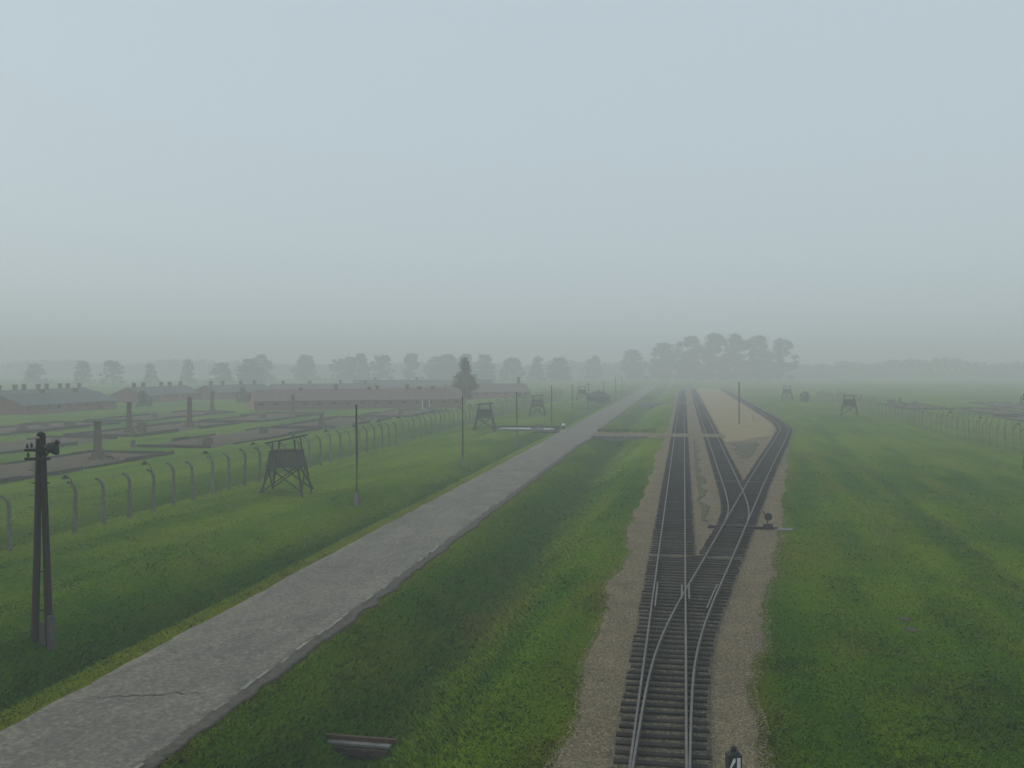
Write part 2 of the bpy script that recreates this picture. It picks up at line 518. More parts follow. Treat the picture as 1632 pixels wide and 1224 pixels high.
road = strip("road", M['road'], 5, 560, road_l, lambda y: road_r(y) - 0.55, 0.045, 22, 0.09, 0.008, "worn grey camp road running beside the ditch")
strip("road_shoulder", M['mud'], 5, 560, lambda y: road_r(y) - 0.75, lambda y: road_r(y) - 0.10 + 0.16 * fbm(y * .9, y * 0, 44, 3), 0.030, 6, 0.08, 0.006, "dark muddy shoulder along the right edge of the road")
strip("gravel_bed", M['gravel'], 5, 520, grav_l, grav_r, 0.03, 40, 0.09, 0.010, "tan gravel bed under the railway tracks")
HB = 1.38
strip("track_bed", M['ballast'], 5, 520, lambda y: c1(y) - HB, lambda y: np.where(y < 58.2, np.maximum(c1(y), c3(y)) + HB, c1(y) + HB), 0.088, 12, 0.08, 0.014, "dark oily ballast of the straight track")
strip("track_bed", M['ballast'], 57.6, 520, lambda y: np.where((y > 69.5) & (y < 98.5), c2(y), c3(y)) - HB, lambda y: c3(y) + HB, 0.081, 12, 0.08, 0.014, "dark oily ballast of the right-hand curving track")
strip("track_bed", M['ballast'], 99.2, 520, lambda y: c2(y) - HB, lambda y: c2(y) + HB, 0.088, 10, 0.08, 0.014, "dark oily ballast of the middle track")
strip("loading_ramp", M['ramp'], 149, 500, lambda y: c2(y) + 1.75 + 0.12 * vnoise(y * 0.8, y * 0, 3), lambda y: np.minimum(c3(y) - 1.75, 6.3 + (y - 146) * 0.42) + 0.12 * vnoise(y * 0.8, y * 0 + 5, 3), 0.075, 10, 0.06, 0.01, "pale tan gravel ramp between the tracks")
strip("grass_island", M['weedy'], 122, 147.5, lambda y: c2(y) + 2.4 + 0.7 * fbm(y * .7, y * 0, 8, 4), lambda y: np.maximum(c3(y) - 2.5 + 0.7 * fbm(y * .7, y * 0, 9, 4), c2(y) + 2.5), 0.07, 8, 0.06, 0.03, "wedge of grass where the two tracks part")
def weed_l(y): return 1.25 + 0.25 * fbm(y * .35, y * 0, 18)
strip("grass_strip", M['weedy'], 72, 152, weed_l, lambda y: weed_l(y) + 0.15 + 0.75 * np.clip(0.4 + fbm(y * .3, y * 0, 19), 0, 1), 0.060, 5, 0.05, 0.02, "thin weedy strip in the gravel between two tracks")

# edge stones along the right side of the road: each one a piece of the road
_em = MB().box((0, 0, 0), (0.16, 0.95, 0.16)).mesh("edge_stone", M['kerb'])
_y = 22.0
while _y < 118:
    ln = random.uniform(0.7, 1.15)
    if random.random() < 0.42:
        e = link("edge_stone", _em, road, (float(road_r(_y)) - 0.66 + random.uniform(-.05, .05), _y, -0.016 + random.uniform(-.022, .014)),
                 (random.uniform(-.02, .02), random.uniform(-.05, .05), random.uniform(-.05, .05)), (random.uniform(.75, 1.1), ln / 0.98, 1))
    _y += ln + random.uniform(0.02, 0.12)
def crack(y0, x0, x1, w, seed, slope=0.0):
    rr = random.Random(seed)
    n = 46
    P, F = [], []
    y = y0
    for i in range(n + 1):
        t = i / n
        x = x0 + (x1 - x0) * t
        y += rr.uniform(-.10, .10) + slope / n + .05 * math.sin(i * .9)
        ww = w * (0.35 + 0.65 * math.sin(math.pi * min(1, t * 1.05))) * rr.uniform(.5, 1.2)
        P += [(x, y - ww, 0.0615), (x, y + ww, 0.0615)]
    for i in range(n):
        F.append((2 * i, 2 * i + 2, 2 * i + 3, 2 * i + 1))
    mb = MB(); mb.add(P, F)
    mb.build("crack", M['crack'], road)
crack(30.3, -19.3, -15.6, 0.035, 3, 0.1)
crack(52.0, -19.8, -17.2, 0.03, 4, -0.3)

# ------------------------------------------------------------------ railway
def rail_mesh(pts, z0=0.0):
    prof = [(-.055, 0), (.055, 0), (.055, .02), (.012, .035), (.012, .095), (.035, .105), (.035, .14), (-.035, .14), (-.035, .105), (-.012, .095), (-.012, .035), (-.055, .02)]
    P, F = [], []
    n = len(prof)
    for i, (x, y) in enumerate(pts):
        for (a, b) in prof:
            P.append((x + a, y, 0.15 + z0 + b))
    for i in range(len(pts) - 1):
        for k in range(n):
            a, b = i * n + k, i * n + (k + 1) % n
            F.append((a, b, b + n, a + n))
    F.append(tuple(range(n))[::-1]); F.append(tuple((len(pts) - 1) * n + k for k in range(n)))
    mb = MB(); mb.add(P, F); mb.top = [i * n + 6 for i in range(len(pts) - 1)]
    return mb
def rail(parent, fn, y0, y1, off, z0=0.0, name="rail"):
    ys = y_rows(y0, y1, 0.8)
    mb = rail_mesh([(float(fn(y)) + off, float(y)) for y in ys], z0)
    me = bpy.data.meshes.new(name)
    me.from_pydata(mb.v, [], mb.f)
    me.materials.append(M['rail_side']); me.materials.append(M['steel'])
    for i in mb.top: me.polygons[i].material_index = 1
    me.update()
    return link(name, me, parent)

trk1 = empty("railway_track", (0, 0, 0), 0, "long straight railway track running away to the foggy horizon", "railway track", "railway tracks")
trk2 = empty("railway_track", (0, 0, 0), 0, "middle railway track branching off left along the tan ramp", "railway track", "railway tracks")
trk3 = empty("railway_track", (0, 0, 0), 0, "right-hand railway track swinging out and bending round the tan ramp", "railway track", "railway tracks")
G = 0.7525
rail(trk1, c1, 6, 480, -G)
rail(trk1, c1, 24.5, 480, G)
rail(trk3, c3, 6, 480, G, 0.004)
rail(trk3, c3, 25.0, 480, -G, 0.004)
rail(trk2, c2, 71.5, 480, -G, 0.008)
rail(trk2, c2, 71.5, 480, G, 0.008)
rail(trk1, c1, 45.2, 50.2, -G + 0.15, 0.002, "check_rail")
rail(trk3, c3, 45.2, 50.2, G - 0.15, 0.006, "check_rail")
rail(trk1, c1, 46.8, 49.9, G - 0.17, 0.002, "wing_rail")
rail(trk1, c1, 46.8, 49.9, G + 0.17, 0.002, "wing_rail")

_sl = MB()
_sl.add([(-.5, -.125, -.07), (.5, -.125, -.07), (.5, .125, -.07), (-.5, .125, -.07), (-.5, -.125, .05), (.5, -.125, .05), (.5, .125, .05), (-.5, .125, .05),
         (-.498, -.105, .07), (.498, -.105, .07), (.498, .105, .07), (-.498, .105, .07)],
        [(3, 2, 1, 0), (0, 1, 5, 4), (1, 2, 6, 5), (2, 3, 7, 6), (3, 0, 4, 7), (4, 5, 9, 8), (5, 6, 10, 9), (6, 7, 11, 10), (7, 4, 8, 11), (8, 9, 10, 11)])
sleeper_me = _sl.mesh("sleeper", M['sleeper'])
def sleepers(parent, fa, fb, y0, y1, step, ang=None):
    """each sleeper lies across the tracks between the outer rails of fa and fb"""
    y = y0
    while y < y1:
        a = float(fa(y)) - 1.27 + random.uniform(-.05, .05); b = float(fb(y)) + 1.27 + random.uniform(-.06, .06)
        s = (float(fb(y + 1)) - float(fb(y - 1))) / 2
        s = (s + (float(fa(y + 1)) - float(fa(y - 1))) / 2) / 2
        link("sleeper", sleeper_me, parent, ((a + b) / 2, y + random.uniform(-.03, .03), 0.082 + random.uniform(-.014, .006)),
             (random.uniform(-.02, .02), 0, -math.atan(s) + random.uniform(-.012, .012)), (b - a, random.uniform(.88, 1.15), 1))
        y += step
def far_sleepers(parent, fn, y0, y1, step):
    mb = MB(); y = y0
    while y < y1:
        s = (float(fn(y + 1)) - float(fn(y - 1))) / 2
        mb.box((float(fn(y)), y, 0.08), (2.54 + random.uniform(-.08, .08), 0.24, 0.13), -math.atan(s))
        y += step
    tag(mb.build("sleeper", M['sleeper'], parent), kind="stuff")
ST = 0.68
sleepers(trk1, c1, lambda y: np.maximum(c1(y), c3(y)) if y < 58.8 else c1(y), 21.5, 58.7, ST)
sleepers(trk1, c1, c1, 59.1, 150, ST)
far_sleepers(trk1, c1, 150.4, 480, ST)
sleepers(trk3, c3, c3, 59.2, 70.5, ST)
sleepers(trk3, lambda y: np.minimum(c2(y), c3(y)), c3, 71.0, 97.5, ST)
sleepers(trk3, c3, c3, 98.0, 150, ST)
far_sleepers(trk3, c3, 150.4, 480, ST)
sleepers(trk2, c2, c2, 98.2, 150, ST)
far_sleepers(trk2, c2, 150.4, 480, ST)
for tr, fn, y in ((trk1, c1, 31.5), (trk1, c1, 26.3)):     # tie bars of the switch blades
    MB().box((float(fn(y)) + 0.1, y, 0.2), (1.5, 0.05, 0.03)).build("tie_bar", M['dark_iron'], tr)

# road crossings over the tracks: a low earth causeway
def crossing(name, y0, y1, x0, x1, label):
    n = 26
    xs = np.linspace(x0, x1, n); ys = np.linspace(y0, y1, 9)
    X, Y = np.meshgrid(xs, ys)
    Y = Y + np.where(np.abs(Y - (y0 + y1) / 2) > (y1 - y0) / 2 - .1, 0.25 * vnoise(X * 0.6, Y * 0, 3), 0)
    Z = 0.245 + 0.012 * fbm(X, Y, 5)
    Z[0] = Z[-1] = -0.02; Z[:, 0] = 0.05; Z[:, -1] = 0.05
    v = np.stack([X.ravel(), Y.ravel(), Z.ravel()], 1)
    i = np.arange((n - 1) * 8); a = (i // (n - 1)) * n + i % (n - 1)
    tag(link(name, np_mesh(name, v, np.stack([a, a + 1, a + n + 1, a + n], 1), M['gravel'], smooth=True)), label, kind="structure")
crossing("track_crossing", 156.0, 164.5, -14.6, 6.6, "tan earth crossing over two tracks and the ditch")
crossing("track_crossing", 297.5, 302.0, -14.6, 6.2, "second, farther tan crossing over the tracks")

# ------------------------------------------------------------------ small railway gear
def zat(x, y): return float(zg(x, y))

# switch lantern at the bottom edge
sl = empty("switch_lantern", (1.28, 26.05, 0.03), R(14), "black switch lantern with white arrow on the gravel at the bottom edge", "signal")
sl.scale = (.88, .88, .88)
MB().lathe((0, 0, 0), [(.11, 0), (.11, .06), (.045, .10), (.04, .78), (.06, .80)], 10).build("post", M['dark_iron'], sl)
hb = MB().box((0, 0, 1.02), (.40, .34, .44))
box_o = hb.build("lamp_housing", M['dark_iron'], sl)
MB().lathe((0, 0, 1.24), [(.19, 0), (.15, .06), (.085, .08), (.085, .17), (.10, .18), (.04, .22)], 10).build("vent_cap", M['dark_iron'], sl)
_a = MB(); _t = .008
_a.add([(-.165, -.171 - k * _t, z) if False else (x, -.172 - k * _t, z) for k in (0, 1) for (x, z) in ((-.16, .91), (-.12, .87), (.0, 1.06), (.0, 1.16), (-.055, 1.15))],
       [(0, 1, 2, 3, 4), (9, 8, 7, 6, 5), (0, 5, 6, 1), (1, 6, 7, 2), (2, 7, 8, 3), (3, 8, 9, 4), (4, 9, 5, 0)])
_a.build("white_arrow_mark", M['white'], box_o)
MB().box((.10, -.176, 1.02), (.10, .012, .30)).build("white_bar_mark", M['white'], box_o)
MB().lathe((-.36, -.08, .52), [(.05, -.07), (.17, -.06), (.19, 0), (.17, .06), (.05, .07)], 14, Matrix.Rotation(R(78), 4, 'X')).build("counterweight", M['rust'], sl)
MB().tube([(0, 0, .22), (-.36, -.02, .52), (-.55, -.02, .72)], .022, 8).build("throw_lever", M['dark_iron'], sl)

# point lever of the second switch
pl = empty("point_lever", (5.5, 69.3, 0.03), 0, "dark iron point lever on its timber at the far switch", "lever")
MB().box((-1.55, 0, .10), (4.6, .28, .16)).build("timber", M['tar_pole'], pl)
MB().box((.1, .0, .28), (.62, .34, .20)).build("stand", M['dark_iron'], pl)
MB().tube([(.1, 0, .35), (.02, 0, .75), (-.25, 0, 1.28)], .035, 8).build("handle", M['dark_iron'], pl)
MB().lathe((.12, 0, .86), [(.06, -.09), (.24, -.08), (.27, 0), (.24, .08), (.06, .09)], 12, Matrix.Rotation(R(90), 4, 'X')).build("counterweight", M['dark_iron'], pl)
MB().box((.95, -.1, .04), (.9, .5, .08)).box((1.5, .05, .03), (.4, .6, .06)).build("base_slab", M['concrete'], pl)

# ------------------------------------------------------------------ culverts and bridge fittings
cz = -1.86
cv = empty("culvert", (-10.55, 31.5, cz), R(-2), "short concrete culvert slab lying across the ditch at the bottom", "culvert")
MB().box((0, .30, .50), (2.5, .13, .15)).build("steel_beam", M['rust'], cv)
MB().box((0, .10, .40), (2.2, .24, .07)).build("slab", M['stone'], cv)
for k in range(7):
    MB().box((-.93 + k * .31, -.14, .22 + .02 * (k % 2)), (.28, .12, .20), .06 * ((k % 3) - 1)).build("stone", M['ruin_wall'], cv)
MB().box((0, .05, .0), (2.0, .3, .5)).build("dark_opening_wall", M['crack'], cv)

def headwall(x, y, w, h, label):
    t = empty("culvert_headwall", (x, y, 0), 0, label, "culvert")
    mb = MB()
    n = 10
    P, F = [], []
    for i in range(n + 1):
        u = i / n; xx = (u - .5) * w
        zb = -h * (1 - abs(2 * u - 1) ** 1.3) - 0.25
        P += [(xx, -.3 - .15 * (1 - abs(2 * u - 1)), zb), (xx, .0, .16), (xx, .5, .16), (xx, .5, zb)]
    for i in range(n):
        a = 4 * i
        for k in range(4):
            F.append((a + k, a + 4 + k, a + 4 + (k + 1) % 4, a + (k + 1) % 4))
    F.append((0, 1, 2, 3)); F.append((4 * n + 3, 4 * n + 2, 4 * n + 1, 4 * n))
    mb.add(P, F)
    mb.build("stone_face", M['stone'], t)
    MB().box((0, .15, .24), (w * 1.02, .55, .16)).build("coping", M['concrete'], t)
    MB().lathe((0, -.52, -h * .80), [(.42, 0), (.42, .35), (.30, .35), (.30, .05)], 14, Matrix.Rotation(R(90), 4, 'X')).build("drain_pipe", M['crack'], t)
    return t
headwall(-9.6, 154.9, 8.6, 1.35, "grey stone culvert wall under the crossing beside the road")
headwall(-9.4, 296.6, 7.5, 1.2, "farther grey stone culvert wall in the ditch")
rl = empty("bridge_railing", (-9.2, 164.2, 0.2), 0, "low dark railing on the far edge of the ditch crossing", "railing")
for k in range(7):
    MB().box((-4.5 + 1.5 * k, 0, .25), (.12, .12, .62)).build("post", M['tar_pole'], rl)
MB().box((0, -.02, .50), (9.4, .07, .10)).build("rail", M['tar_pole'], rl)
MB().box((0, -.02, .24), (9.4, .06, .08)).build("rail", M['tar_pole'], rl)

# water basin beside the second tower
bs = empty("water_basin", (-27.4, 176.0, 0), 0, "long low concrete basin with bright still water behind the third pole", "basin")
MB().box((0, -3.6, -.02), (11.0, .3, .22)).build("near_kerb", M['stone'], bs)
MB().box((0, 3.6, .06), (11.0, .4, .36)).build("far_wall", M['ruin_wall'], bs)
MB().box((-5.4, 0, .06), (.3, 6.8, .36)).build("side_wall", M['ruin_wall'], bs)
MB().box((5.4, 0, .06), (.3, 6.8, .36)).build("side_wall", M['ruin_wall'], bs)
_w = MB().box((0, 0, .06), (10.4, 6.9, .02)).build("water", M['water'], bs)
for k in range(3):
    MB().box((4.2 + k * 1.1, 4.1, .6), (.14, .14, 1.3)).build("post", M['post'], bs)
fb = empty("foot_bridge", (-22.6, 166.0, 0.0), R(4), "dark plank slab bridging the roadside ditch near the basin", "bridge")
for k in range(6):
    MB().box((0, -1.5 + k * .6, .12), (4.2, .52, .12)).build("plank", M['wood'], fb)
MB().box((0, -1.9, .0), (4.2, .16, .3)).box((0, 1.9, .0), (4.2, .16, .3)).build("beam", M['tar_pole'], fb)

bn = empty("litter_bin", (-19.9 - 0.9, 175.0, zat(-20.8, 175)), 0, "small dark bin with pale top at the road edge", "bin")
MB().lathe((0, 0, 0), [(.20, 0), (.24, .5), (.24, .52)], 12).build("body", M['dark_iron'], bn)
MB().lathe((0, 0, .52), [(.28, 0), (.30, .22), (.18, .40), (.05, .44)], 12).build("lid", M['white'], bn)

def mound(name, x, y, r, h, m, lab, cat, seed):
    rr = random.Random(seed)
    mb = MB()
    P, F = [(0, 0, h)], []
    n = 12
    for j, (q, zz) in enumerate(((.45, .75), (.8, .35), (1.05, -.25))):
        for k in range(n):
            a = 6.283 * k / n
            d = r * q * rr.uniform(.8, 1.2)
            P.append((d * math.cos(a) * 1.3, d * math.sin(a), h * zz * rr.uniform(.8, 1.2)))
    for k in range(n):
        F.append((0, 1 + k, 1 + (k + 1) % n))
        for j in range(2):
            a, b = 1 + j * n + k, 1 + j * n + (k + 1) % n
            F.append((a, a + n, b + n, b))
    mb.add(P, F)
    tag(mb.build(name, m, None, (x, y, zat(x, y))), lab, cat)
mound("molehill", 9.53, 45.8, .22, .11, M['mud'], "small dark molehill on the right lawn, the farther of two", "molehill", 1)
mound("molehill", 9.42, 44.1, .24, .12, M['mud'], "small dark molehill on the right lawn, the nearer of two", "molehill", 2)
mound("stone", -35.0, 54.3, .09, .10, M['kerb'], "small pale stone in the grass right of the black twin pole", "stone", 3)

# ------------------------------------------------------------------ poles
def wire_insul(mb, x, y, z):
    mb.lathe((x, y, z), [(.02, 0), (.02, .06), (.055, .08), (.06, .14), (.035, .17), (.045, .21), (.02, .24)], 8)

def twin_pole(x, y, rz, label):
    t = empty("twin_pole", (x, y, zat(x, y) - .05), rz, label, "utility pole")
    MB().tube([(-.30, 0, 0), (-.16, 0, 4), (-.06, 0, 8.4)], .165, 10, .115).build("pole", M['tar_pole'], t)
    MB().tube([(.26, .1, -.25), (.18, .05, 4), (.09, 0, 8.62)], .165, 10, .115).build("pole", M['tar_pole'], t)
    MB().box((.42, -.12, .5), (.22, .24, 1.4)).build("concrete_stub", M['plank'], t)
    MB().box((.06, .02, .42), (.22, .22, 1.0)).build("concrete_stub", M['plank'], t)
    for z in (7.6, 7.95):
        MB().box((-.05, -.16, z), (1.0, .09, .11)).build("cross_arm", M['tar_pole'], t)
    mb = MB()
    for dx, z in ((-.45, 7.98), (-.28, 8.02), (-.42, 7.62), (.2, 8.0)):
        wire_insul(mb, dx, -.16, z)
    mb.build("insulator", M['dark_iron'], t)
    br = MB().tube([(.1, -.05, 7.55), (.35, -.08, 7.85), (.58, -.1, 8.05)], .045, 8).build("lamp_bracket", M['dark_iron'], t)
    MB().lathe((.60, -.12, 8.10), [(.32, -.20), (.34, -.14), (.20, .05), (.10, .14), (.10, .26)], 12, Matrix.Rotation(R(38), 4, 'Y')).build("lamp_shade", M['dark_iron'], br)
    MB().lathe((.02, 0, 8.5), [(.16, 0), (.16, .12), (.05, .2)], 10).build("pole_cap", M['dark_iron'], t)
    for z in (1.4, 3.0, 6.6):
        MB().tube([(-.32, 0, z), (.34, .04, z)], .03, 6).build("bolt", M['dark_iron'], t)
    mb = MB()
    for k in range(4):
        mb.tube([(-.24 + .02 * k, -.12, 5.6 + .5 * k), (-.40, -.16, 5.66 + .5 * k)], .012, 5)
    mb.build("climbing_iron", M['dark_iron'], t)
    return t
twin_pole(-25.75, 36.9, R(12), "thick black twin pole with lamp and insulators at the left edge")
twin_pole(36.25, 115.0, R(0), "dark pole with lamp head cut off by the right edge")

poles = [(-25.9, 77.3, 8.05, "nearest slim wooden pole on concrete foot, right of the near watchtower"),
         (-25.3, 113.8, 8.05, "second slim wooden pole on concrete foot along the road"),
         (-24.85, 149.5, 7.95, "third slim pole with small side bracket in front of the water basin"),
         (-25.1, 191.8, 7.95, "fourth slim pole along the road, right of the basin"),
         (-24.1, 219.0, 7.95, "fifth slim pole with white mark along the road"),
         (-24.2, 258.0, 7.8, "pole with short cross arm in front of the dark hut"),
         (-23.3, 296.0, 7.8, "hazy slim pole right behind the dark hut"),
         (-22.0, 330.0, 7.8, "hazy slim pole right of the dark hut"),
         (-22.5, 372.0, 7.8, "last faint pole along the road near the fog")]
for i, (x, y, h, lab) in enumerate(poles):
    t = empty("lamp_pole", (x, y, zat(x, y)), random.uniform(-.2, .2), lab, "pole", "slim poles along the road")
    MB().tube([(0, 0, .1), (.01, 0, h * .5), (random.uniform(-.03, .03), 0, h)], .115, 8, .075).build("shaft", M['wood'], t)
    fo = MB()
    fo.bar((0, -.18, -.2), (0, -.16, 1.1), .40, .14, .34, .12)
    fo.bar((0, .18, -.2), (0, .16, 1.0), .40, .14, .34, .12)
    fo.build("concrete_foot", M['post'], t)
    MB().lathe((0, 0, h - .02), [(.10, 0), (.10, .06), (.03, .12)], 8).build("cap", M['dark_iron'], t)
    if i == 2:
        MB().tube([(0, 0, h - .35), (.5, 0, h - .25)], .03, 6).lathe((.5, 0, h - .42), [(.14, 0), (.07, .14), (.04, .2)], 8).build("bracket_lamp", M['dark_iron'], t)
    if i == 4:
        MB().box((-.14, -.12, 4.2), (.26, .04, .3)).build("white_plate", M['white'], t)
    if i == 5:
        MB().box((0, 0, h - .3), (1.3, .1, .1)).build("cross_arm", M['tar_pole'], t)
t = empty("ramp_pole", (10.3, 193.6, 0.07), 0, "single slim pole standing on the tan ramp", "pole")
MB().tube([(0, 0, -.2), (-.02, 0, 4), (-.05, 0, 7.95)], .135, 8, .09).build("shaft", M['wood'], t)
MB().lathe((-.05, 0, 7.9), [(.11, 0), (.11, .1), (.03, .18)], 8).build("cap", M['dark_iron'], t)
t = empty("marker_post", (13.6, 205.0, 0.07), 0, "short leaning post on the tan ramp right of its pole", "post")
MB().tube([(.15, 0, -.1), (-.18, 0, 1.25)], .06, 6, .05).build("shaft", M['wood'], t)
MB().box((-.18, 0, 1.2), (.16, .12, .12)).build("cap", M['dark_iron'], t)

# ------------------------------------------------------------------ barbed-wire fences
def post_mesh(side):
    mb = MB()
    line = [(0, -.3, .24), (0, 0, .23), (0, 1.4, .20), (0, 2.55, .17), (-.06, 2.82, .165), (-.20, 3.04, .16), (-.40, 3.17, .15), (-.60, 3.20, .13)]
    P, F = [], []
    for i, (x, z, w) in enumerate(line):
        a = line[max(0, i - 1)]; b = line[min(len(line) - 1, i + 1)]
        d = Vector((b[0] - a[0], 0, b[1] - a[1])).normalized()
        u = Vector((d.z, 0, -d.x))
        for s, t in ((-1, -1), (1, -1), (1, 1), (-1, 1)):
            q = Vector((x, 0, z)) + u * s * w / 2 + Vector((0, t * w / 2, 0))
            P.append((q.x * side, q.y, q.z))
    for i in range(len(line) - 1):
        for k in range(4):
            a, b = 4 * i + k, 4 * i + (k + 1) % 4
            F.append((a, b, b + 4, a + 4))
    F.append((3, 2, 1, 0)); n = 4 * (len(line) - 1); F.append((n, n + 1, n + 2, n + 3))
    mb.add(P, F)
    return mb.mesh("fence_post", M['post'])
_pm = {1: post_mesh(1), -1: post_mesh(-1)}
_lm = MB().tube([(0, 0, 2.75), (-.25, 0, 3.5), (-.62, 0, 3.72)], .025, 5).lathe((-.66, 0, 3.50), [(.25, 0), (.22, .06), (.10, .16), (.06, .24)], 9).mesh("fence_lamp", M['dark_iron'])
def fence(x, y0, y1, step, side, label, lamp=0, wires=True, slim=1.0):
    t = empty("barbed_wire_fence", (x, y0, 0), 0, label, "fence", "concrete post fences")
    y, k = y0, 0
    while y <= y1:
        dx = random.uniform(-.06, .06)
        link("post", _pm[side], t, (dx, y - y0, zat(x, y)), (random.uniform(-.025, .025), random.uniform(-.025, .025), random.uniform(-.08, .08)), (slim if abs(slim) < 1 else 1, slim, random.uniform(.96, 1.04)))
        if lamp and k % lamp == 1:
            link("lamp", _lm, t, (dx, y - y0, zat(x, y)), (0, 0, random.uniform(-.2, .2)), (side, 1, 1))
        y += step; k += 1
    if wires:
        for (wx, wz) in ((-.11, .35), (-.11, .75), (-.10, 1.15), (-.10, 1.55), (-.09, 1.95), (-.09, 2.35), (-.14, 2.7), (-.30, 2.97), (-.56, 3.1)):
            yy = np.arange(y0, y, step)
            pts = [(wx * side, q - y0, wz + zat(x, q)) for q in yy]
            MB().tube(pts, .005, 3).build("wire", M['rust'], t)
    return t
fence(-39.5, 60.15 - 3.25 * 7, 330, 3.25, 1, "curved concrete post fence on the left behind the watchtowers", 3)
fence(41.6, 118, 330, 3.3, -1, "front row of concrete fence posts in the meadow on the right", 5, True, .68)
fence(47.5, 121, 330, 3.3, -1, "rear row of concrete fence posts on the right, in front of the ruins", 0, True, .62)

# ------------------------------------------------------------------ watchtowers
def watchtower(x, y, rz, label, tilt=.10, s=1.0):
    t = empty("watchtower", (x, y, zat(x, y)), rz, label, "watchtower", "open wooden watchtowers")
    t.scale = (s, s, s)
    hb, ht = 1.38, 1.15           # half widths of cabin bottom and top
    zb, zt, zr = 2.42, 3.66, 4.55
    for sx in (-1, 1):
        for sy in (-1, 1):
            MB().bar((sx * 1.78, sy * 1.5, -.3), (sx * 1.30, sy * 1.2, zb + .1), .14).build("leg", M['wood'], t)
            MB().bar((sx * 1.20, sy * 1.1, zb), (sx * .92, sy * .95, zr + sx * tilt * 1.3), .10).build("roof_post", M['wood'], t)
    for sy in (-1, 1):
        for sx in (-1, 1):
            MB().bar((sx * 1.75, sy * 1.52 + sx * .09, .25), (-sx * 1.28, sy * 1.30 + sx * .09, zb), .11).build("cross_brace", M['wood'], t)
    for sx in (-1, 1):
        for sy in (-1, 1):
            MB().bar((sx * 1.80 + sy * .09, sy * 1.48, .25), (sx * 1.38 + sy * .09, -sy * 1.15, zb), .11).build("cross_brace", M['wood'], t)
    MB().box((0, 0, zb), (2 * hb + .1, 2 * hb - .1, .12)).build("floor", M['wood'], t)
    for q in range(4):            # four board walls, boards with gaps between them
        mb = MB(); n = 13
        Rm = Matrix.Rotation(q * math.pi / 2, 4, 'Z')
        for k in range(n):
            u0, u1 = -1 + 2 * k / n + .022, -1 + 2 * (k + 1) / n - .022
            off = random.uniform(-.012, .012); dz = random.uniform(-.03, .03)
            pts = []
            for d in (0, .035):
                pts += [(u0 * hb, -hb - off - d, zb - .12 + dz), (u1 * hb, -hb - off - d, zb - .12 + dz), (u1 * ht, -ht - off - d, zt + dz), (u0 * ht, -ht - off - d, zt + dz)]
            mb.add([Rm @ Vector(p_) for p_ in pts], [(3, 2, 1, 0), (4, 5, 6, 7), (0, 1, 5, 4), (1, 2, 6, 5), (2, 3, 7, 6), (3, 0, 4, 7)])
        tag(mb.build("board_wall", M['plank'], t), kind="stuff")
    MB().box((0, 0, zt + .04), (2 * ht + .16, 2 * ht + .16, .07)).build("top_rail", M['wood'], t)
    t_hole = None
    MB().box((0, 0, zr + .12), (3.0, 2.7, .12), m=Matrix.Rotation(-tilt * 1.5, 4, 'Y')).build("roof", M['felt'], t)
    return t
watchtower(-33.6, 81.6, R(6), "nearest open watchtower on the left, with tilted flat roof", .13)
watchtower(-33.2, 166.5, R(8), "second watchtower on the left, beside the water basin", .06)
watchtower(-31.7, 218.0, R(8), "third watchtower on the left, behind the fourth pole", .05)
watchtower(-31.4, 313.0, R(8), "small hazy watchtower left of the dark hut", .04)
watchtower(35.7, 229.0, R(-6), "nearer hazy watchtower on the right, before the fence", -.04)
watchtower(32.9, 335.0, R(-6), "farther hazy watchtower on the right side of the tracks", -.04)

# dark hut left of the road
ht_ = empty("dark_hut", (-26.0, 311.5, zat(-26, 311.5)), R(8), "low dark wooden hut left of the road, far off", "hut")
MB().box((0, 0, .95), (6.6, 5.0, 1.9)).build("wall", M['wood'], ht_)
mb = MB()
mb.add([(-3.7, -2.9, 1.8), (3.7, -2.9, 1.8), (3.7, 2.9, 1.8), (-3.7, 2.9, 1.8), (-1.5, 0, 3.4), (1.5, 0, 3.4)], [(0, 1, 5, 4), (1, 2, 5), (2, 3, 4, 5), (3, 0, 4), (3, 2, 1, 0)])
rf = mb.build("roof", M['felt'], ht_)
MB().box((.1, .3, 3.5), (.5, .5, .9)).build("chimney", M['brick_stack'], rf)
MB().box((.6, -2.53, .85), (.95, .06, 1.7)).build("door", M['tar_pole'], ht_)
for x in (-1.9, 2.2):
    MB().box((x, -2.53, 1.1), (.8, .06, .7)).build("window", M['glass'], ht_)

